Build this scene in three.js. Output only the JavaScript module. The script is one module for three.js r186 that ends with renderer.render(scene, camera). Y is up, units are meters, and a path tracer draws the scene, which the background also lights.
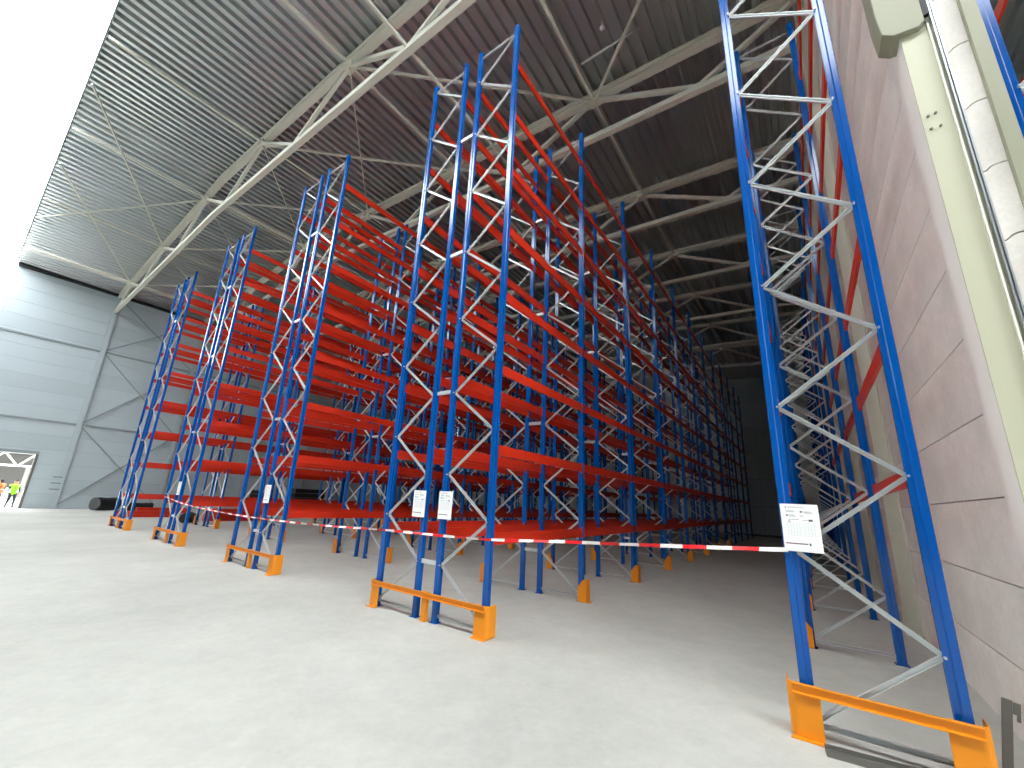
import * as THREE from 'three';
import { mergeGeometries } from 'three/addons/utils/BufferGeometryUtils.js';
import { MarchingCubes } from 'three/addons/objects/MarchingCubes.js';

// ---------------------------------------------------------------- camera, sky, exposure
const scene = new THREE.Scene();
const camera = new THREE.PerspectiveCamera(2 * Math.atan(384 / 405.78) * 180 / Math.PI, 1024 / 768, 0.05, 300);
camera.position.set(4.4043, 2.1045, 5.714);
camera.rotation.order = 'YXZ';
camera.rotation.set(0.2571, 0.6374, 0.0498);
camera.setViewOffset(1024, 768, 6.97, -10.32, 1024, 768);
scene.add(camera);
scene.background = new THREE.Color(0.93, 0.98, 1.0);       // bright overcast sky beyond the open front of the hall
scene.backgroundIntensity = 16.5;
const renderer = new THREE.WebGLRenderer({ antialias: true });
renderer.toneMapping = THREE.LinearToneMapping;
renderer.toneMappingExposure = 1.0;
renderer.shadowMap.enabled = true;

// ---------------------------------------------------------------- helpers
let seed = 7;
const rnd = () => { seed = (seed * 1664525 + 1013904223) >>> 0; return seed / 4294967296; };
const used = {};
function numbered(n) { const k = used[n] = (used[n] ?? -1) + 1; return k ? n + '_' + String(k).padStart(3, '0') : n; }
function mesh(name, geo, mat, parent) {
  const m = new THREE.Mesh(geo, mat); m.name = name; m.castShadow = m.receiveShadow = true;
  if (parent) parent.add(m);
  return m;
}
function thing(name, label, category, pos = [0, 0, 0], group) {
  const o = new THREE.Group(); o.name = numbered(name); o.position.set(...pos);
  o.userData = { label, category }; if (group) o.userData.group = group;
  scene.add(o); return o;
}
function structure(name, label) {
  const o = new THREE.Group(); o.name = name; o.userData = { kind: 'structure', label, category: name.split('_')[0] };
  scene.add(o); return o;
}
const boxCache = {};
function B(w, h, d) { const k = [w, h, d].map(v => v.toFixed(4)).join(); return boxCache[k] ??= new THREE.BoxGeometry(w, h, d); }
function box(name, parent, mat, x0, x1, y0, y1, z0, z1) {
  const m = mesh(name, B(x1 - x0, y1 - y0, z1 - z0), mat, parent);
  m.position.set((x0 + x1) / 2, (y0 + y1) / 2, (z0 + z1) / 2); return m;
}
const V = (x, y, z) => new THREE.Vector3(x, y, z);
// bar between two points: width across, height up
function barMatrix(p, q) {
  const d = q.clone().sub(p), L = d.length(); d.normalize();
  const up = Math.abs(d.y) > 0.95 ? V(0, 0, 1) : V(0, 1, 0);
  const s = d.clone().cross(up).normalize(), u = s.clone().cross(d).normalize();
  const M = new THREE.Matrix4().makeBasis(s, u, d.clone().negate());
  M.setPosition(p.clone().add(q).multiplyScalar(0.5)); return [M, L];
}
function bar(name, parent, mat, p, q, w, h) {
  const [M, L] = barMatrix(p, q); const m = mesh(name, B(w, h, L), mat, parent);
  m.applyMatrix4(M); return m;
}
function extrude(pts, depth, bevel = 0) {
  const s = new THREE.Shape(pts.map(p => new THREE.Vector2(p[0], p[1])));
  return new THREE.ExtrudeGeometry(s, { depth, bevelEnabled: bevel > 0, bevelSize: bevel, bevelThickness: bevel, bevelSegments: 1, steps: 1 });
}
// value noise texture, tileable
function noiseTex(size, octaves, f) {
  const lat = {};
  const g = (o, x, y, n) => { const k = o + ':' + ((x + n) % n) + ':' + ((y + n) % n); return lat[k] ??= rnd(); };
  const data = new Uint8Array(size * size * 4);
  for (let j = 0; j < size; j++) for (let i = 0; i < size; i++) {
    let v = 0, a = 1, t = 0;
    octaves.forEach(([n, amp], o) => {
      const x = i / size * n, y = j / size * n, xi = Math.floor(x), yi = Math.floor(y);
      const fx = x - xi, fy = y - yi, sx = fx * fx * (3 - 2 * fx), sy = fy * fy * (3 - 2 * fy);
      const r = (g(o, xi, yi, n) * (1 - sx) + g(o, xi + 1, yi, n) * sx) * (1 - sy) + (g(o, xi, yi + 1, n) * (1 - sx) + g(o, xi + 1, yi + 1, n) * sx) * sy;
      v += r * amp; t += amp;
    });
    const c = f(v / t), k = (j * size + i) * 4;
    data[k] = c[0]; data[k + 1] = c[1]; data[k + 2] = c[2]; data[k + 3] = 255;
  }
  const tex = new THREE.DataTexture(data, size, size); tex.wrapS = tex.wrapT = THREE.RepeatWrapping;
  tex.magFilter = THREE.LinearFilter; tex.minFilter = THREE.LinearMipmapLinearFilter; tex.generateMipmaps = true; tex.needsUpdate = true;
  return tex;
}
const mat = (color, roughness = 0.6, metalness = 0, extra = {}) => new THREE.MeshStandardMaterial({ color, roughness, metalness, ...extra });
// uv in metres for box-like geometries, projected on the dominant axis of each face
function metricUV(g, s) {
  g = g.index ? g.toNonIndexed() : g; g.computeVertexNormals();
  const p = g.attributes.position, n = g.attributes.normal, uv = new Float32Array(p.count * 2);
  for (let i = 0; i < p.count; i++) {
    const ax = Math.abs(n.getX(i)), ay = Math.abs(n.getY(i)), az = Math.abs(n.getZ(i));
    let u, v;
    if (ay >= ax && ay >= az) { u = p.getX(i); v = p.getZ(i); } else if (ax >= az) { u = p.getZ(i); v = p.getY(i); } else { u = p.getX(i); v = p.getY(i); }
    uv[2 * i] = u / s; uv[2 * i + 1] = v / s;
  }
  g.setAttribute('uv', new THREE.BufferAttribute(uv, 2)); return g;
}

// ---------------------------------------------------------------- materials
const floorTex = noiseTex(1024, [[4, 1], [9, .8], [23, .6], [64, .5], [170, .45], [420, .35]], v => {
  const k = 0.93 + (v - 0.5) * 0.2; return [197 * k, 196 * k, 188 * k].map(c => Math.max(0, Math.min(255, c)));
});
floorTex.colorSpace = THREE.SRGBColorSpace;
const floorRough = noiseTex(512, [[6, 1], [30, .6], [120, .5]], v => { const k = 150 + (v - .5) * 90; return [k, k, k]; });
const concreteTex = noiseTex(512, [[3, 1], [8, .7], [30, .4], [120, .4], [250, .3]], v => {
  const k = 0.97 + (v - 0.5) * 0.2; return [244 * k, 237 * k, 229 * k].map(c => Math.max(0, Math.min(255, c)));
});
concreteTex.colorSpace = THREE.SRGBColorSpace;
const M = {
  blue: mat('#004f9f', 0.14),
  red: mat('#c6290d', 0.4),
  galv: mat('#d5d8d8', 0.34, 0.45),
  guard: mat('#e88d0c', 0.5),
  guardDark: mat('#d98a10', 0.55),
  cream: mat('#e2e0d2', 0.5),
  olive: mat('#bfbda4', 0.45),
  oliveGrey: mat('#94937d', 0.45),
  endPlate: mat('#ece4dc', 0.7),
  deck: mat('#c9cdcc', 0.32, 0.9),
  floor: new THREE.MeshStandardMaterial({ map: floorTex, roughnessMap: floorRough, roughness: 1.35 }),
  concrete: new THREE.MeshStandardMaterial({ map: concreteTex, roughness: 0.85 }),
  wallA: mat('#b3bec3', 0.6), wallB: mat('#aeb9be', 0.6),
  backing: mat('#5d6264', 0.9),
  girt: mat('#8e9698', 0.6),
  dark: mat('#17191c', 0.55),
  black: mat('#101214', 0.45),
  steel: mat('#6f6c66', 0.55, 0.3),
  rubber: mat('#35373a', 0.8),
  white: mat('#eceeee', 0.7),
  chrome: mat('#c9cdd0', 0.3, 0.7),
};

// ---------------------------------------------------------------- the hall: floor, walls, roof
const ZB = -42, XL = -40, XW = 5.905, XR = 24, ZF = 5.75, LANE = 3.55;
const TZ = k => 0.1 - 6 * k;                    // truss lines
{
  const g = structure('floor', 'pale grey polished concrete warehouse floor');
  const geo = metricUV(new THREE.BoxGeometry(130, 0.3, 110), 9);
  const m = mesh('concrete_slab', geo, M.floor, g); m.position.set(-12, -0.15, 0);
}
// roof profile: shallow gable with its ridge at x = -20
const ridgeX = -20;
const lerp = (a, b, t) => a + (b - a) * t;
const topY = x => x > ridgeX ? lerp(18.75, 17.0, (x - ridgeX) / (6 - ridgeX)) : lerp(18.75, 16.95, (ridgeX - x) / (ridgeX - XL));
const botY = x => x > ridgeX ? lerp(16.4, 15.2, (x - ridgeX) / (6 - ridgeX)) : lerp(16.4, 15.55, (ridgeX - x) / (ridgeX - XL));
{
  const g = structure('ceiling', 'corrugated galvanised steel roof deck');
  const pitch = 0.42, dep = 0.17, prof = [];
  for (let x = XL - 0.2; x < XR + 0.2; x += pitch) {
    const y = topY(Math.min(x, XR)) + 0.16;
    prof.push([x, y], [x + 0.15, y], [x + 0.19, y + dep], [x + 0.38, y + dep]);
  }
  const bays = [[ZF, TZ(0)]];
  for (let k = 0; k < 7; k++) bays.push([TZ(k), k < 6 ? TZ(k + 1) : ZB]);
  for (const [za, zb] of bays) {
    const pos = [];
    for (let i = 0; i + 1 < prof.length; i++) {
      const [a, b] = prof[i], [c, d] = prof[i + 1];
      pos.push(a, b, za, c, d, zb, c, d, za, a, b, za, a, b, zb, c, d, zb);
    }
    const geo = new THREE.BufferGeometry(); geo.setAttribute('position', new THREE.Float32BufferAttribute(pos, 3)); geo.computeVertexNormals();
    mesh('deck_sheet', geo, M.deck, g);
  }
  // insulated roof build-up above the deck
  for (const [xa, xb] of [[XL - 0.5, ridgeX], [ridgeX, 6], [6, XR + 0.5]]) {
    const d = 0.36, geo = extrude([[xa, topY(xa) + d], [xb, topY(xb) + d], [xb, topY(xb) + d + .3], [xa, topY(xa) + d + .3]], ZF - ZB + 0.3);
    const m = mesh('roof_insulation', geo, M.backing, g); m.position.z = ZB - 0.3;
  }
  bar('roof_edge_trim', g, M.girt, V(XL, topY(XL) + .33, ZF + .03), V(ridgeX, topY(ridgeX) + .33, ZF + .03), .06, .42);
  bar('roof_edge_trim', g, M.girt, V(ridgeX, topY(ridgeX) + .33, ZF + .03), V(6, topY(6) + .33, ZF + .03), .06, .42);
}
const door = { z0: 1.75, z1: 5.25, y: 3.72 };
{
  const g = structure('wall_left', 'light grey sandwich panel side wall with a doorway');
  const X0 = XL - 0.2, ze = 5.66, H = 17.4;
  box('wall_core', g, M.backing, X0, XL - .035, 0, H, ZB, door.z0);
  box('wall_core', g, M.backing, X0, XL - .035, door.y, H, door.z0, door.z1);
  box('wall_core', g, M.backing, X0, XL - .035, 0, H, door.z1, ze);
  const zs = [ze]; for (let k = 0; k < 7; k++) zs.push(TZ(k)); zs.push(ZB);
  for (let r = 0; r < 17; r++) for (let b = 0; b + 1 < zs.length; b++) {
    const y0 = r * 1.03, y1 = Math.min(y0 + 1.022, H);
    const m = (r * 3 + b) % 4 ? M.wallA : M.wallB;
    let za = zs[b + 1] + .004, zb = zs[b] - .004;
    if (b === 0 && y0 < door.y) {
      box('wall_panel', g, m, XL - .035, XL, y0, y1, za, door.z0);
      if (y1 > door.y) box('wall_panel', g, m, XL - .035, XL, door.y, y1, door.z0, door.z1);
      box('wall_panel', g, m, XL - .035, XL, y0, y1, door.z1, zb);
    } else box('wall_panel', g, m, XL - .035, XL, y0, y1, za, zb);
  }
  for (const y of [6.17, 12.1]) for (let b = 0; b + 1 < zs.length; b++) box('girt', g, M.girt, XL, XL + .1, y - .06, y + .06, zs[b + 1], zs[b]);
  box('eaves_gutter', g, M.dark, XL, XL + .28, 16.88, 17.06, ZB, ze);
}
{
  const g = structure('door_1', 'open vehicle doorway with grey steel frame in the side wall');
  box('jamb', g, M.steel, XL - .22, XL + .06, 0, door.y + .16, door.z0 - .14, door.z0);
  box('jamb', g, M.steel, XL - .22, XL + .06, 0, door.y + .16, door.z1, door.z1 + .14);
  box('lintel', g, M.girt, XL - .22, XL + .08, door.y, door.y + .22, door.z0 - .14, door.z1 + .14);
}
{
  const g = structure('wall_back', 'grey sandwich panel end wall at the far end of the racks');
  box('wall_core', g, M.backing, XL, XR, 0, 19.3, ZB - .3, ZB - .04);
  for (let r = 0; r < 7; r++) for (let c = 0; c < 11; c++)
    box('wall_panel', g, (r + c) % 3 ? M.wallA : M.wallB, XL + c * 5.83 + .01, XL + (c + 1) * 5.83 - .01, .2 + r * 2.6, .2 + (r + 1) * 2.6 - .03, ZB - .04, ZB);
}
{
  // concrete panel wall between the two halls; the panels have tongue and groove edges, seen end-on where the wall stops
  const g = structure('wall_right', 'pinkish grey concrete panel wall between the halls');
  const xa = XW, xb = 6.39, xm = (6.2 + 6.39) / 2, ph = 0.8, gap = .012;
  const zs = [.21]; for (let k = 1; k < 7; k++) zs.push(TZ(k)); zs.push(ZB);
  const prof = [[xa, gap], [6.19, gap], [6.24, gap + .005], [xm - .02, gap + .04], [xm + .02, gap + .055], [xb, gap + .055],
    [xb, ph + .05], [xm + .02, ph + .05], [xm - .02, ph + .035], [6.24, ph], [6.19, ph - .002], [xa, ph - .002]];
  const geos = [];
  for (let b = 0; b + 1 < zs.length; b++) geos.push([0, 1].map(v => {
    const e = extrude(prof, zs[b] - zs[b + 1] - .008);
    e.translate(v * 3.3, v * 5.7, v * 2.1); const q = metricUV(e, 3.4); q.translate(-v * 3.3, -v * 5.7, -v * 2.1); return q;
  }));
  for (let r = 0; r < 23; r++) for (let b = 0; b + 1 < zs.length; b++) {
    const m = mesh('concrete_panel', geos[b][(r + b) % 2], M.concrete, g); m.position.set(0, -.04 + r * ph, zs[b + 1] + .004);
  }
}
{
  const g = structure('wall_outer', 'side wall of the neighbouring hall');
  box('wall_core', g, M.wallB, XR, XR + .3, 0, 17.5, ZB, 5.7);
}
{
  // the hall across the open lane, behind the photographer: its roof leaves only a strip of sky above the lane (mirrored in the posts)
  const g = structure('wall_opposite', 'roof and walls of the hall across the open lane'), z0 = ZF + LANE, z1 = 48;
  for (const [xa, xb] of [[XL - .5, ridgeX], [ridgeX, 6], [6, XR + .5]]) {
    const d = .1, geo = extrude([[xa, topY(xa) + d], [xb, topY(xb) + d], [xb, topY(xb) + d + .5], [xa, topY(xa) + d + .5]], z1 - z0);
    const m = mesh('roof_slab', geo, M.deck, g); m.position.z = z0;
  }
  box('lane_end_wall', g, M.wallA, XL - .2, XL, 0, 13.4, 5.67, z0);
  box('end_wall', g, M.wallB, XL - .2, XR + .3, 0, 18.9, z1, z1 + .3);
  box('side_wall', g, M.wallA, XL - .2, XL, 0, 17.1, z0, z1);
  box('side_wall', g, M.wallA, XR, XR + .3, 0, 16.2, z0, z1);
}
// columns, girders and bracing of the hall
for (let k = 0; k < 7; k++) {
  const z = TZ(k);
  const c = thing('steel_column', ['pale steel column at the foot of the wall bracing beside the doorway', 'pale steel column on the panel wall, second from the doorway', 'pale steel column on the panel wall, third from the doorway', 'pale steel column on the panel wall, fourth from the doorway', 'pale steel column on the panel wall, fifth from the doorway', 'pale steel column on the panel wall, sixth from the doorway', 'pale steel column on the panel wall, seventh from the doorway'][k], 'column', [XL, 0, z], 'columns of the panel wall');
  box('flange', c, M.wallB, .22, .24, 0, 16.6, -.15, .15);
  box('web', c, M.wallB, .02, .22, 0, 16.6, -.006, .006);
  box('flange', c, M.wallB, .003, .02, 0, 16.6, -.15, .15);
  if (k === 0) for (const y of [1.37, 1.8, 2.23]) box('bracket', c, M.steel, .24, .3, y - .03, y + .03, .0, .5);
}
for (let k = 1; k < 7; k++) {
  const z = TZ(k);
  const c = thing('steel_column', 'pale steel column against the concrete wall, ' + ['nearest', 'second', 'third', 'fourth', 'fifth', 'farthest'][k - 1] + ' behind the single rack', 'column', [XW, 0, z], 'columns of the concrete wall');
  box('flange', c, M.cream, -.25, -.235, 0, 16.4, -.15, .15);
  box('web', c, M.cream, -.235, -.02, 0, 16.4, -.006, .006);
  box('flange', c, M.cream, -.02, -.004, 0, 16.4, -.15, .15);
}
{
  const c = thing('steel_column', 'tall olive painted steel column capping the end of the concrete wall', 'column', [5.89, 0, .25]);
  box('side_plate', c, M.endPlate, -.004, .008, 0, 17, -.4, 0);
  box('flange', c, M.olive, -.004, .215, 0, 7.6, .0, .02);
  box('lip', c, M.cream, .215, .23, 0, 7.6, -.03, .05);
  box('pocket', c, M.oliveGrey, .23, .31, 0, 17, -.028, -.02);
  for (const x of [.268, .292]) box('seal_rail', c, M.chrome, x, x + .014, 0, 8.4, -.02, .02);
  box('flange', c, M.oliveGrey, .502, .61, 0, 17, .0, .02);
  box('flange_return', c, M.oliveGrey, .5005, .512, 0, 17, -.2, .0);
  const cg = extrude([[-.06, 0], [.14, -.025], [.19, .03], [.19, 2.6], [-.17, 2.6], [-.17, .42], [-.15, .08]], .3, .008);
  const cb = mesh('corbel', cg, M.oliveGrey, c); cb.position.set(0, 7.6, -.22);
  box('downpipe', c, M.dark, .2, .25, 7.7, 12, .03, .08);
  for (const [y, x] of [[6.39, .045], [6.4, .105], [6.22, .045], [6.22, .115]]) { const b = mesh('bolt', new THREE.CylinderGeometry(.013, .013, .02, 6), M.steel, c); b.rotation.x = Math.PI / 2; b.position.set(x, y, .028); }
}
const topN = [-36.6, -29.4, -22.2, -15, -7.8, -0.6], botN = [-33, -25.8, -18.6, -11.4, -4.2, 3];
for (let k = 0; k < 7; k++) {
  const t = thing('roof_truss', 'cream steel roof truss, ' + ['nearest to the open front', 'second from the open front', 'third from the open front', 'fourth from the open front', 'fifth from the open front', 'sixth from the open front', 'farthest, by the dark end wall'][k], 'truss', [0, 0, TZ(k)], 'roof trusses');
  const seg = (n, f, w, h, xs) => { for (let i = 0; i + 1 < xs.length; i++) bar(n, t, M.cream, V(xs[i], f(xs[i]), 0), V(xs[i + 1], f(xs[i + 1]), 0), w, h); };
  // top chord: an I-section of two flanges and a web
  for (const [dy, w, h] of [[.14, .3, .03], [-.14, .3, .03], [0, .02, .25]]) {
    const [a, b, c] = [XL + .05, ridgeX, 5.8];
    for (const [x0, x1] of [[a, b], [b, c]]) bar('top_chord', t, M.cream, V(x0, topY(x0) + dy, 0), V(x1, topY(x1) + dy, 0), w, h);
  }
  seg('bottom_chord', botY, .22, .2, [XL + .1, ridgeX, 5.6]);
  const nodes = []; for (let i = 0; i < 6; i++) nodes.push([topN[i], topY(topN[i]) - .15], [botN[i], botY(botN[i]) + .1]);
  bar('diagonal', t, M.cream, V(XL + .2, botY(XL), 0), V(nodes[0][0], nodes[0][1], 0), .13, .13);
  for (let i = 0; i + 1 < nodes.length; i++) bar('diagonal', t, M.cream, V(...nodes[i], 0), V(...nodes[i + 1], 0), .14, .14);
  bar('diagonal', t, M.cream, V(...nodes[11], 0), V(5.75, topY(5.75) - .15, 0), .13, .13);
  for (const x of topN) box('gusset', t, M.cream, x - .28, x + .28, topY(x) - .3, topY(x) - .13, -.17, .17);
  for (const x of botN) box('gusset', t, M.cream, x - .2, x + .2, botY(x) + .08, botY(x) + .22, -.06, .06);
}
const ord = ['first', 'second', 'third', 'fourth', 'fifth', 'sixth'];
topN.forEach((x, i) => {
  const t = thing('roof_tie', 'long cream tie under the deck linking the upper truss joints, ' + ord[i] + ' from the panel wall', 'roof tie', [x, topY(x) - .14, 0], 'roof ties');
  box('tube', t, M.cream, -.05, .05, -.05, .05, -41.9, ZF - .05);
});
for (const [i, x] of [[0, botN[0]], [1, botN[2]], [2, botN[4]]]) {
  const t = thing('roof_tie', 'long cream tie linking the lower truss chords, ' + ord[i] + ' from the panel wall', 'roof tie', [x, botY(x) + .06, 0], 'roof ties');
  box('tube', t, M.cream, -.045, .045, -.045, .045, -41.9, i === 1 ? .1 : ZF - .05);
}
function brace(label, p, q, w = .09) {
  const t = thing('roof_brace', label, 'brace', [0, 0, 0], 'roof bracing');
  bar('tube', t, M.cream, p, q, w, w);
}
for (let i = 0; i + 1 < topN.length; i++) {
  const a = topN[i], b = topN[i + 1], p = x => topY(x) - .22;
  brace('thin roof brace crossing the deck between the first two trusses, ' + ord[i] + ' from the panel wall', V(a, p(a), TZ(0)), V(b, p(b), TZ(1)));
  if (i < 4) brace('thin crossing roof brace running back towards the panel wall, ' + ord[i] + ' of its line', V(b, p(b) - .1, TZ(0)), V(a, p(a) - .1, TZ(1)), .06);
}
brace('thin roof brace from the second truss to the concrete wall side', V(-.6, topY(-.6) - .22, TZ(1)), V(5.7, topY(5.7) - .22, TZ(0)));
brace('thin grey roof brace in the bright front bay nearest the panel wall', V(-36.6, topY(-36.6) - .2, TZ(0)), V(-25.5, topY(-25.5) - .1, ZF - .1), .07);
brace('thin grey roof brace in the bright front bay, farther from the panel wall', V(-29.4, topY(-29.4) - .2, TZ(0)), V(-18.5, topY(-18.5) - .1, ZF - .1), .07);
brace('thin pale roof brace crossing the grey one in the front bay', V(-22.2, topY(-22.2) - .2, TZ(0)), V(-32, topY(-32) - .1, ZF - .1), .07);
{
  const t = thing('wall_bracing', 'grey steel cross bracing on the panel wall beside the doorway column', 'bracing', [XL, 0, 0]);
  const z0 = TZ(0), z1 = TZ(1), lv = [.15, 6.17, 12.1, 16.8];
  for (let i = 0; i < 3; i++) {
    bar('rod', t, M.girt, V(.14, lv[i], z0), V(.14, lv[i + 1], z1), .09, .09);
    bar('rod', t, M.girt, V(.19, lv[i + 1], z0), V(.19, lv[i], z1), .06, .06);
  }
}
{
  const t = thing('ceiling_conduit', 'short grey pipe hung under the roof deck near the second truss', 'pipe', [0, 17.55, -4.55]);
  const p = mesh('pipe', new THREE.CylinderGeometry(.05, .05, 2.1, 10), M.galv, t); p.rotation.z = Math.PI / 2; p.position.set(.55, 0, 0);
  for (const x of [-.3, 1.3]) box('hanger', t, M.steel, x - .01, x + .01, .04, .45 - x * .06, -.01, .01);
  const d = thing('smoke_detector', 'small white detector dome hanging below the roof deck', 'detector', [.67, 17.2, -3.66]);
  mesh('dome', new THREE.SphereGeometry(.085, 12, 8), M.white, d);
  box('stem', d, M.white, -.012, .012, .07, .38, -.012, .012);
}

// ---------------------------------------------------------------- pallet racks
const D = 1.1, G = .509, P = 6.912, L = 3.514, H = 13.167, AIS = 4.187, NS = 12;
// upright section: full depth on the aisle side, stepped in on the inner side; extruded along y
function postGeometry(s, h = H) {          // s = +1: aisle side towards +x
  const w = .058, d = .05, e = .034;
  let p = [[-w, -e], [-.012, -e], [.0, -d], [w - .008, -d], [w, -d + .008], [w, -.016], [w - .014, -.01], [w - .014, .01], [w, .016], [w, d - .008], [w - .008, d], [.0, d], [-.012, e], [-w, e], [-w, .018], [-w + .03, .014], [-w + .03, -.014], [-w, -.018]];
  if (s < 0) p = p.map(([x, y]) => [-x, y]).reverse();
  const g = extrude(p, h); g.rotateX(-Math.PI / 2); g.translate(0, .008, 0); return g;
}
const postG = { 1: postGeometry(1), [-1]: postGeometry(-1) };
const plateG = B(.17, .008, .15);
const cProf = [[-.022, -.016], [.022, -.016], [.022, .016], [.017, .016], [.017, -.011], [-.017, -.011], [-.017, .016], [-.022, .016]];
const strutLen = Math.hypot(D - .09, .8), strutG = extrude(cProf, strutLen + .03).translate(0, 0, -(strutLen + .03) / 2);
const horizG = extrude(cProf, D - .06).translate(0, 0, -(D - .06) / 2);
const boltG = new THREE.CylinderGeometry(.012, .012, .14, 6).rotateX(Math.PI / 2);
function strutList(dir) {   // dir = +1: aisle post at +x. returns matrices for one frame centred on its mid plane
  const xo = dir * (D / 2 - .045), xi = -xo, out = [];
  const put = (p, q, hor) => {
    const d = q.clone().sub(p).normalize(), s = V(-d.y, d.x, 0);
    const m = new THREE.Matrix4().makeBasis(s, V(0, 0, 1).multiplyScalar(1), d.clone());
    if (m.determinant() < 0) m.makeBasis(s.negate(), V(0, 0, 1), d);
    m.setPosition(p.clone().add(q).multiplyScalar(.5)); out.push([hor, m]);
  };
  let a = V(xo, .14, 0), outer = true;
  for (let k = 0; k < 16; k++) { const b = V(outer ? xi : xo, .14 + .8 * (k + 1), 0); put(a, b, false); a = b; outer = !outer; }
  put(V(xo, 12.97, 0), V(xi, 12.97, 0), true);
  put(V(xo, .11, 0), V(xi, .11, 0), true);
  return out;
}
const struts = { 1: strutList(1), [-1]: strutList(-1) };
const mergedStruts = {};
for (const s of [1, -1]) mergedStruts[s] = mergeGeometries(struts[s].map(([h, m]) => B(.04, .03, h ? D - .06 : strutLen).clone().applyMatrix4(m)));
const BH = .185, BW = .04;
const beamG = (() => {                    // step beam: box with a small upper lip
  const s = [[-.02, 0], [.02, 0], [.02, BH - .03], [.01, BH - .028], [.01, BH], [-.02, BH]];
  const g = extrude(s, L - .1); g.translate(0, -BH, -(L - .1) / 2); return g;
})();
const beamGm = beamG.clone().applyMatrix4(new THREE.Matrix4().makeScale(-1, 1, 1));
{ const i = beamGm.attributes.position; for (let k = 0; k < i.count; k += 3) for (const a of ['position', 'normal', 'uv']) { const t = beamGm.attributes[a], n = t.itemSize; for (let c = 0; c < n; c++) { const u = t.array[(k + 1) * n + c]; t.array[(k + 1) * n + c] = t.array[(k + 2) * n + c]; t.array[(k + 2) * n + c] = u; } } }
const endG = B(.05, .24, .01);
const spacerG = B(G - .1, .075, .05);
const LEV = Array.from({ length: 8 }, (_, k) => 1.57 + 1.5 * k);
const LEV4 = Array.from({ length: 7 }, (_, k) => 2.65 + 1.5 * k);

// frames: list of [xLeft, xRight, dir]; near = how many stations have every brace as a part
function rack(label, x0, frames, levels, spacers, stations, near, group) {
  const t = thing('pallet_rack', label, 'pallet rack', [x0, 0, 0], group);
  for (let i = 0; i < stations; i++) {
    for (const [xl, xr, dir] of frames) {
      const f = new THREE.Group(); f.name = 'upright_frame'; f.position.set((xl + xr) / 2, 0, -i * L); t.add(f);
      for (const s of [-1, 1]) {
        const p = mesh('post', postG[s * dir > 0 ? s : s], M.blue, f); p.position.x = s * D / 2;
        if (i < near) { const b = mesh('base_plate', plateG, M.blue, f); b.position.set(s * D / 2, .004, 0); }
      }
      if (i < near) struts[dir].forEach(([h, m]) => { const b = mesh('brace', h ? horizG : strutG, M.galv, f); b.applyMatrix4(m); });
      else mesh('bracing', mergedStruts[dir], M.galv, f);
      if (i === 0) for (let k = 0; k < 16; k++) { const b = mesh('bolt', boltG, M.chrome, f); b.position.set((k % 2 ? -1 : 1) * dir * (D / 2 - .045), .14 + .8 * k, 0); }
    }
    for (const [xa, xb] of spacers) for (let k = 0; k < 4; k++) {
      const s = mesh('spacer', spacerG, M.galv, t); s.position.set((xa + xb) / 2, .96 + 3.22 * k, -i * L);
    }
  }
  const far = [];
  let nb = 0;
  for (let i = 0; i + 1 < stations; i++) for (const y of levels) for (const [xl, xr] of frames) for (const [x, s] of [[xl, -1], [xr, 1]]) {
    const z = -(i + .5) * L;
    if (nb < 296) {
      nb++;
      const b = mesh('beam', s > 0 ? beamG : beamGm, M.red, t); b.position.set(x + s * .038, y, z);
      if (i < 2) for (const e of [-1, 1]) { const c = mesh('connector', endG, M.red, b); c.position.set(-s * .003, -.1, e * (L / 2 - .056)); }
    } else far.push(B(BW, BH, L - .1).clone().translate(x + s * .038, y - BH / 2, z));
  }
  if (far.length) { const m = mesh('far_beams', mergeGeometries(far), M.red, t); m.userData.kind = 'stuff'; }
  return t;
}
const dbl = [[-2 * D - G, -D - G, -1], [-D, 0, 1]];
const rackNames = ['farthest double rack, nearest the panel wall', 'second double rack from the panel wall', 'third double rack from the panel wall', 'nearest and tallest looking double rack, with two white notices'];
const rowX = r => -(3 - r) * P;
const rackLabels = ['blue and red double pallet rack farthest away, next to the black roll', 'blue and red double pallet rack, second from the panel wall, where the tape starts', 'blue and red double pallet rack, third from the panel wall, with one notice', 'nearest blue and red double pallet rack, with two white notices side by side'];
for (let r = 0; r < 4; r++) rack(rackLabels[r], rowX(r), dbl, LEV, [[-D - G, -D]], NS, r > 1 ? 5 : 3, 'double pallet racks');
rack('single blue pallet rack in the foreground standing along the concrete wall', AIS, [[0, D, -1]], LEV4, [], NS, 6);
rack('blue pallet rack in the neighbouring hall, beyond the end of the concrete wall', 6.62, [[0, D, -1]], LEV4, [], 4, 2);

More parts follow.
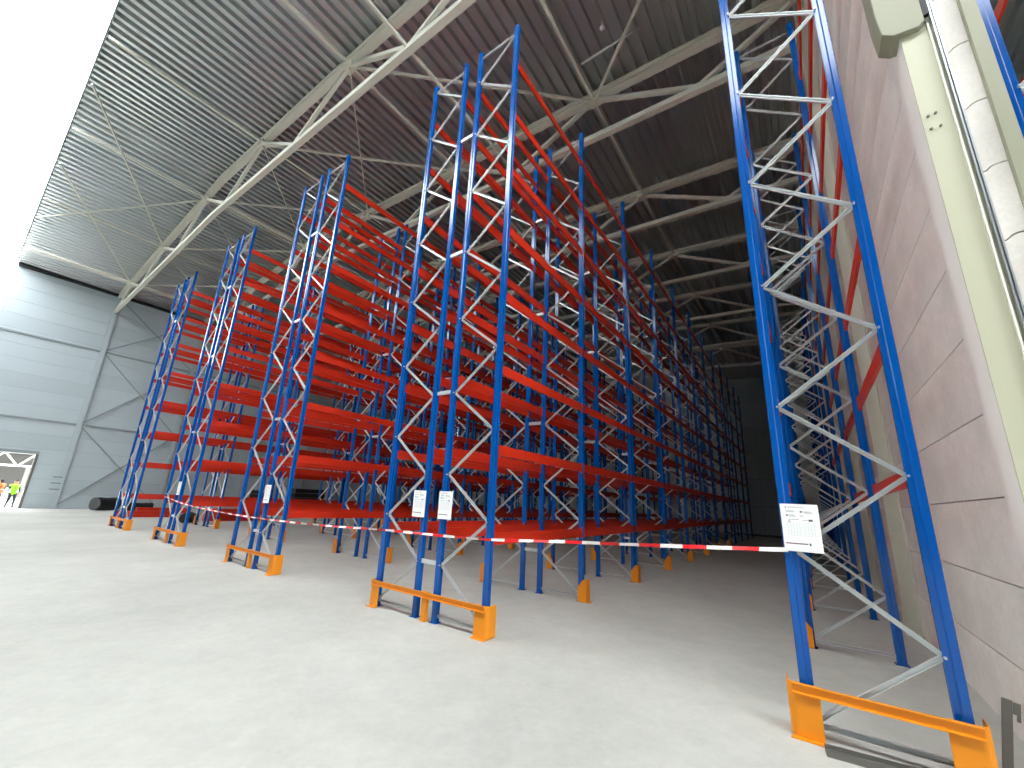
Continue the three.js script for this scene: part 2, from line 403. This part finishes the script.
// ---------------------------------------------------------------- guards
const protGeo = (() => {     // U-shaped floor-fixed protector, open towards -x
  const parts = [B(.012, .46, .19).clone().translate(.1, .24, 0)];
  for (const s of [-1, 1]) {
    const e = extrude([[-.11, .01], [.1, .01], [.1, .47], [.02, .47], [-.11, .3]], .012); e.translate(0, 0, s * .095 - .006); parts.push(e.toNonIndexed ? e : e);
  }
  parts.push(B(.05, .012, .19).clone().translate(.131, .006, 0));
  return mergeGeometries(parts.map(p => { const q = p.index ? p.toNonIndexed() : p.clone(); return q; }));
})();
const ordS = ['', 'second', 'third', 'fourth', 'fifth', 'sixth', 'seventh', 'eighth'];
const rackShort = ['farthest double rack', 'second farthest double rack', 'second nearest double rack', 'nearest double rack'];
const protProto = mesh('plate', protGeo, M.guard);
function protector(label, x, z, s) {
  const t = thing('post_protector', label, 'post protector', [x, 0, z], 'orange post protectors');
  const m = protProto.clone(); t.add(m); t.rotation.y = s > 0 ? 0 : Math.PI; return t;
}
for (let r = 0; r < 4; r++) {
  for (let i = 1; i < (r === 3 ? 8 : 5); i++) protector('orange protector on the ' + ordS[i] + ' post of the ' + rackShort[r] + ', concrete wall side', rowX(r) + .07, -i * L, 1);
  for (let i = 1; i < 4; i++) protector('orange protector on the ' + ordS[i] + ' post of the ' + rackShort[r] + ', doorway side', rowX(r) - 2 * D - G - .07, -i * L, -1);
}
for (let i = 1; i < 6; i++) protector('orange protector on the ' + ordS[i] + ' aisle post of the single rack by the concrete wall', AIS - .07, -i * L, -1);

function endGuard(label, xa, xb, mid) {
  const t = thing('rack_end_guard', label, 'rack guard', [xa, 0, 0], 'orange rack end guards');
  const W = xb - xa;
  // corner shields: plate bent round the outer front corner of the post
  const shield = s => {
    const o = [], r = .07, x1 = .0, z1 = .13;
    const path = [[.27, z1], [r, z1]];
    for (let k = 1; k <= 5; k++) { const a = Math.PI / 2 * k / 5; path.push([x1 + r - r * Math.sin(a), z1 - r + r * Math.cos(a)]); }
    path.push([x1, -.1]);
    const th = .01, inner = path.map(([x, z], i) => {
      const p = path[Math.max(0, i - 1)], q = path[Math.min(path.length - 1, i + 1)];
      let dx = q[0] - p[0], dz = q[1] - p[1]; const l = Math.hypot(dx, dz); return [x - dz / l * -th * -1, z + dx / l * th];
    });
    const g = extrude([...path.map(([x, z]) => [x, -z]), ...inner.reverse().map(([x, z]) => [x, -z])], .47);
    g.rotateX(-Math.PI / 2); g.translate(0, .012, 0); return g;
  };
  const sg = shield();
  const a = mesh('corner_shield', sg, M.guard, t);
  const b = mesh('corner_shield', sg.clone().applyMatrix4(new THREE.Matrix4().makeScale(-1, 1, 1)), M.guard, t); b.position.x = W;
  { const i = b.geometry.attributes; for (let k = 0; k < i.position.count; k += 3) for (const n of ['position', 'normal', 'uv']) { const q = i[n], c = q.itemSize; for (let j = 0; j < c; j++) { const u = q.array[(k + 1) * c + j]; q.array[(k + 1) * c + j] = q.array[(k + 2) * c + j]; q.array[(k + 2) * c + j] = u; } } }
  box('foot_plate', t, M.guard, 0, .28, .0, .012, .132, .19); box('foot_plate', t, M.guard, W - .28, W, 0, .012, .132, .19);
  // rail: channel with two lips
  const rail = extrude([[0, 0], [-.032, 0], [-.032, .008], [-.006, .013], [-.006, .077], [-.032, .082], [-.032, .09], [0, .09]], W - .1);
  rail.rotateY(Math.PI / 2); rail.translate(0, 0, 0);
  const rm = mesh('rail', rail, M.guard, t); rm.position.set(.05, .39, .139); 
  box('rail_back', t, M.guardDark, .06, W - .06, .39, .48, .132, .138);
  if (mid) { box('middle_post', t, M.guard, mid - .055, mid + .055, .0, .48, .06, .13); }
  return t;
}
for (let r = 0; r < 4; r++) endGuard('orange end guard with rail across the foot of the ' + rackShort[r], rowX(r) - 2 * D - G - .11, rowX(r) + .14, 1.53);
endGuard('large orange end guard across the foot of the single rack in the foreground', AIS - .17, AIS + D + .14, 0);

// ---------------------------------------------------------------- tape and notices
{
  const t = thing('barrier_tape', 'red and white striped barrier tape strung across the rack ends', 'barrier tape');
  const key = [[-16.5, 1.63], [-14.2, 1.44], [-11.5, 1.345], [-9.2, 1.31], [-6.95, 1.315], [-4.8, 1.35], [-2.62, 1.42], [-1.4, 1.44], [-.1, 1.468], [1.36, 1.565], [2.7, 1.645], [4.17, 1.74]];
  const curve = new THREE.CatmullRomCurve3(key.map(([x, y]) => V(x, y, .075)));
  const N = 76, pts = curve.getSpacedPoints(N * 6), mk = [mat('#e01822', .4), mat('#f4f2ee', .4)];
  for (let s = 0; s < N; s++) {
    const pos = [];
    for (let k = 0; k < 6; k++) {
      const i = s * 6 + k, a = pts[i], b = pts[i + 1];
      const tw = q => { const w = Math.sin(q * .11) * .6; return [Math.cos(w) * .023, Math.sin(w) * .02]; };
      const [ya, za] = tw(i), [yb, zb] = tw(i + 1);
      pos.push(a.x, a.y - ya, a.z - za, b.x, b.y - yb, b.z - zb, b.x, b.y + yb, b.z + zb, a.x, a.y - ya, a.z - za, b.x, b.y + yb, b.z + zb, a.x, a.y + ya, a.z + za);
    }
    const g = new THREE.BufferGeometry(); g.setAttribute('position', new THREE.Float32BufferAttribute(pos, 3)); g.computeVertexNormals();
    const m = mesh(s % 2 ? 'white_stripe' : 'red_stripe', g, mk[s % 2], t); m.material.side = THREE.DoubleSide;
  }
}
const noticeTex = (() => {
  const c = document.createElement('canvas'); c.width = 340; c.height = 494; const x = c.getContext('2d');
  x.fillStyle = '#f4f4f2'; x.fillRect(0, 0, 340, 494);
  x.fillStyle = '#8f9192';
  const lines = (x0, y0, w, n, dy, h = 4) => { for (let i = 0; i < n; i++) x.fillRect(x0, y0 + i * dy, w * (0.75 + .25 * ((i * 7) % 3) / 2), h); };
  x.fillStyle = '#55585a'; x.fillRect(44, 26, 14, 14); x.fillStyle = '#9a9c9d'; lines(68, 26, 180, 2, 9);
  lines(48, 66, 90, 3, 8); lines(210, 74, 80, 3, 8); lines(70, 112, 70, 3, 8); lines(170, 118, 40, 2, 8);
  x.fillStyle = '#4b4d4f'; x.fillRect(176, 70, 22, 18); x.fillRect(46, 112, 18, 16); x.fillRect(246, 158, 34, 20);
  x.fillStyle = '#77797a'; x.fillRect(60, 160, 100, 5); x.fillRect(190, 166, 58, 4); x.fillRect(62, 178, 18, 12);
  x.strokeStyle = '#c2c4c5'; x.lineWidth = 3;
  for (const x0 of [52, 180]) { x.strokeRect(x0, 198, 110, 132); x.lineWidth = 2; for (let k = 1; k < 9; k++) { x.beginPath(); x.moveTo(x0, 198 + k * 14.6); x.lineTo(x0 + 110, 198 + k * 14.6); x.stroke(); } for (let k = 1; k < 4; k++) { x.beginPath(); x.moveTo(x0 + k * 27, 198); x.lineTo(x0 + k * 27, 330); x.stroke(); } }
  x.fillStyle = '#7a4650'; x.fillRect(16, 408, 200, 12); x.fillStyle = '#5a5c5e'; x.fillRect(226, 404, 16, 26);
  const t = new THREE.CanvasTexture(c); t.colorSpace = THREE.SRGBColorSpace; return t;
})();
const noticeMat = new THREE.MeshStandardMaterial({ map: noticeTex, roughness: .6 });
function notice(label, x, group) {
  const t = thing('notice_sheet', label, 'notice', [x, 1.98, .095], group);
  mesh('sheet', B(.34, .494, .003), M.white, t);
  const p = mesh('print', new THREE.PlaneGeometry(.336, .49), noticeMat, t); p.position.z = .0024;
}
notice('white printed load notice on the foreground rack above the tape end', 4.312);
notice('white printed notice on the nearest double rack, on the post closer to the doorway', -1.69);
notice('white printed notice on the nearest double rack, on the post closer to the concrete wall', -.995);
notice('small white notice on the third double rack from the panel wall', -7.9);
notice('tiny white notice on the second double rack from the panel wall', -15.03);

// ---------------------------------------------------------------- loose things on the floor
{
  const t = thing('steel_channel', 'grey steel channel lying on the floor before the foreground rack guard', 'steel bar', [4.68, 0, .26]);
  t.rotation.y = .12;
  box('web', t, M.steel, -.4, .42, 0, .012, -.06, .06); box('lip', t, M.steel, -.4, .42, .012, .06, .05, .06); box('lip', t, M.steel, -.4, .42, .012, .06, -.06, -.05);
  const b = thing('steel_bar', 'dark grey steel bar with hooked tip upright beside the guard near the concrete wall', 'steel bar', [5.47, 0, -.04]); b.rotation.z = -.16;
  box('plate', b, M.steel, -.03, .03, .006, .7, -.008, .008);
  box('hook', b, M.steel, .035, .075, .6, .69, -.008, .008); box('hook', b, M.steel, .055, .075, .55, .6, -.008, .008);
}
function roll(label, pos, r, len, turn, bumps) {
  const t = thing('tarpaulin_roll', label, 'roll', pos); t.rotation.y = turn;
  const g = new THREE.CylinderGeometry(r, r, len, 24, 10); g.rotateX(Math.PI / 2);
  const p = g.attributes.position;
  for (let i = 0; i < p.count; i++) {
    const a = Math.atan2(p.getY(i), p.getX(i)), z = p.getZ(i), k = 1 + bumps * (Math.sin(a * 3 + z * 2.3) * .5 + Math.sin(a * 7 - z * 4.1) * .3 + Math.sin(z * 6) * .4);
    p.setXY(i, p.getX(i) * k, p.getY(i) * k * .92);
  }
  g.computeVertexNormals(); const m = mesh('wrap', g, M.dark, t); m.position.y = r * .93;
  for (const z of [-len * .25, len * .28]) { const s = mesh('strap', new THREE.TorusGeometry(r * 1.0, .02, 6, 20), M.rubber, t); s.position.set(0, r * .93, z); s.scale.y = .93; }
}
roll('black wrapped roll lying by the panel wall, beyond the farthest rack', [-38.3, 0, -2.35], .5, 1.5, .5, .07);
roll('thinner black roll lying beside the bigger one at the panel wall', [-37.9, 0, -4.2], .33, 1.7, .2, .06);
function beamPile(label, pos, turn, nx, ny, len) {
  for (let j = 0; j < ny; j++) for (let i = 0; i < nx; i++) {
    const t = thing('loose_crossbar', label + ', ' + ['bottom', 'second', 'third', 'fourth'][j] + ' layer', 'rack beam', [pos[0] + Math.cos(turn) * i * .075, j * .19, pos[2] - Math.sin(turn) * i * .075], 'loose red beams, ' + label.split(' ').slice(-4).join(' '));
    t.rotation.y = turn;
    box('channel', t, M.red, -.025, .025, 0, .18, -len / 2, len / 2);
    for (const e of [-1, 1]) box('connector', t, M.red, .025, .036, 0, .185, e * (len / 2 - .05) - .03, e * (len / 2 - .05) + .03);
  }
}
beamPile('loose red beam piled on the floor by the farthest rack end', [-30.3, 0, -2.75], 0, 5, 2, 2.7);
beamPile('loose red beam piled on the floor close to the black rolls', [-35.6, 0, -5.2], 0, 6, 2, 3.3);
beamPile('loose red beam piled on the floor behind the farthest rack', [-26.4, 0, -6.4], 0, 6, 4, 3.3);
roll('small black roll on the floor between the loose beams', [-25.2, 0, -3.6], .3, 1.4, 1.1, .08);
function crate(label, pos, w, h, d) {
  const t = thing('wrapped_pallet', label, 'wrapped pallet', pos);
  for (const x of [-w * .42, 0, w * .42]) box('pallet_runner', t, mat('#8a6a45', .8), x - .05, x + .05, 0, .1, -d / 2, d / 2);
  box('pallet_deck', t, mat('#94734c', .8), -w / 2, w / 2, .1, .14, -d / 2, d / 2);
  for (let k = 0; k < 5; k++) { const y0 = .14 + (h - .14) * k / 5, y1 = .14 + (h - .14) * (k + 1) / 5 - .03, q = .03 * ((k * 7) % 3); box('film_layer', t, M.black, -w / 2 + q, w / 2 - q, y0, y1, -d / 2 + q, d / 2 - q); }
}
crate('tall black film wrapped pallet standing by the panel wall behind the racks', [-37.9, 0, -12.9], 1.2, 2.0, 1.1);
crate('long black film wrapped load standing far back by the panel wall', [-37.9, 0, -17.6], 1.2, 2.35, 3.2);

// ---------------------------------------------------------------- beyond the doorway
{
  const t = thing('canopy', 'dark roofed open shed with white zigzag trusses seen through the doorway', 'shed', [-62, 0, 4]);
  box('roof', t, mat('#5a5654', .7), -8, 0, 4.6, 5.0, -12, 10);
  for (const y of [3.15, 4.5]) box('chord', t, M.white, -.1, .1, y, y + .16, -12, 10);
  for (let z = -12; z < 9; z += 2.2) { bar('strut', t, M.white, V(0, 3.2, z), V(0, 4.55, z + 1.1), .12, .12); bar('strut', t, M.white, V(0, 4.55, z + 1.1), V(0, 3.2, z + 2.2), .12, .12); }
  for (const z of [-11, -4, 3, 9.5]) box('pillar', t, M.steel, -.15, .15, 0, 3.15, z - .15, z + .15);
  box('back_wall', t, mat('#6b6765', .8), -8.2, -8, .8, 4.6, -12, 10);
}
function person(label, pos, turn, vestColor, walk) {
  const t = thing('person', label, 'person', pos); t.rotation.y = turn; t.scale.setScalar(1.06);
  const J = {
    hip: V(0, .95, 0), chest: V(0, 1.32, .01), neck: V(0, 1.5, 0), head: V(0, 1.64, .015), crown: V(0, 1.7, .0),
    lh: V(.09, .92, 0), rh: V(-.09, .92, 0), lk: V(.1, .5, .04 + walk * .16), rk: V(-.1, .5, .05 - walk * .1),
    la: V(.1, .09, walk * .22), ra: V(-.1, .09, -walk * .32), lt: V(.11, .04, .15 + walk * .22), rt: V(-.11, .04, .15 - walk * .32),
    ls: V(.18, 1.42, 0), rs: V(-.18, 1.42, 0), le: V(.25, 1.14, -.03), re: V(-.25, 1.14, -.03), lw: V(.24, .92, .08), rw: V(-.24, .92, .08),
    lp: V(.235, .83, .1), rp: V(-.235, .83, .1),
  };
  const build = (bones, k, size, origin, span) => {
    const R = size, mc = new MarchingCubes(R, M.dark, false, false, 60000); mc.isolation = 0;
    const cap = (p, a, b, ra, rb) => { const ab = b.clone().sub(a), h = Math.max(0, Math.min(1, p.clone().sub(a).dot(ab) / ab.lengthSq())); return p.distanceTo(a.clone().addScaledVector(ab, h)) - (ra + (rb - ra) * h); };
    for (let z = 0; z < R; z++) for (let y = 0; y < R; y++) for (let x = 0; x < R; x++) {
      const p = V(origin.x + (x / (R / 2) - 1) * span, origin.y + (y / (R / 2) - 1) * span, origin.z + (z / (R / 2) - 1) * span);
      let d = 9; for (const [a, b, ra, rb] of bones) { const e = cap(p, J[a], J[b], ra, rb); const h = Math.max(k - Math.abs(d - e), 0) / k; d = Math.min(d, e) - h * h * k / 4; }
      mc.field[x + y * R + z * R * R] = -d;
    }
    mc.update();
    const n = mc.count, g = new THREE.BufferGeometry();
    g.setAttribute('position', new THREE.BufferAttribute(mc.positionArray.slice(0, n * 3).map((v, i) => v * span + [origin.x, origin.y, origin.z][i % 3]), 3));
    g.setAttribute('normal', new THREE.BufferAttribute(mc.normalArray.slice(0, n * 3), 3));
    return g;
  };
  const body = build([['hip', 'chest', .14, .16], ['chest', 'neck', .13, .06], ['neck', 'head', .055, .09], ['head', 'crown', .1, .1], ['lh', 'lk', .1, .07], ['lk', 'la', .065, .045], ['rh', 'rk', .1, .07], ['rk', 'ra', .065, .045],
    ['la', 'lt', .05, .04], ['ra', 'rt', .05, .04], ['ls', 'le', .065, .05], ['le', 'lw', .048, .035], ['rs', 're', .065, .05], ['re', 'rw', .048, .035], ['lw', 'lp', .035, .03], ['rw', 'rp', .035, .03]], .04, 72, V(0, .92, 0), .98);
  const c = [], p = body.attributes.position, col = s => new THREE.Color(s);
  const skin = col('#b98a6c'), trouser = col('#23262b'), sleeve = col('#3b4048'), hair = col('#1c1815');
  for (let i = 0; i < p.count; i++) { const y = p.getY(i), x = Math.abs(p.getX(i)); const q = y > 1.7 || (y > 1.56 && p.getZ(i) < .0) ? hair : y > 1.5 ? skin : (x > .19 && y < .95) ? skin : y < .98 ? trouser : sleeve; c.push(q.r, q.g, q.b); }
  body.setAttribute('color', new THREE.Float32BufferAttribute(c, 3));
  mesh('body', body, new THREE.MeshStandardMaterial({ vertexColors: true, roughness: .8 }), t);
  const vest = build([['hip', 'chest', .165, .185], ['chest', 'neck', .15, .06], ['ls', 'rs', .085, .085]], .05, 40, V(0, 1.2, 0), .5);
  mesh('vest', vest, mat(vestColor, .7), t);
  box('reflective_band', t, M.white, -.185, .185, 1.1, 1.14, -.19, -.172);
}
person('person in lime green safety vest and dark trousers standing in the doorway', [-40.9, 0, 2.12], Math.PI * .55, '#8fd22a', 1);
person('person in orange safety vest standing farther out in the doorway', [-42.0, 0, 2.72], -Math.PI * .35, '#f0621a', .3);

renderer.render(scene, camera);
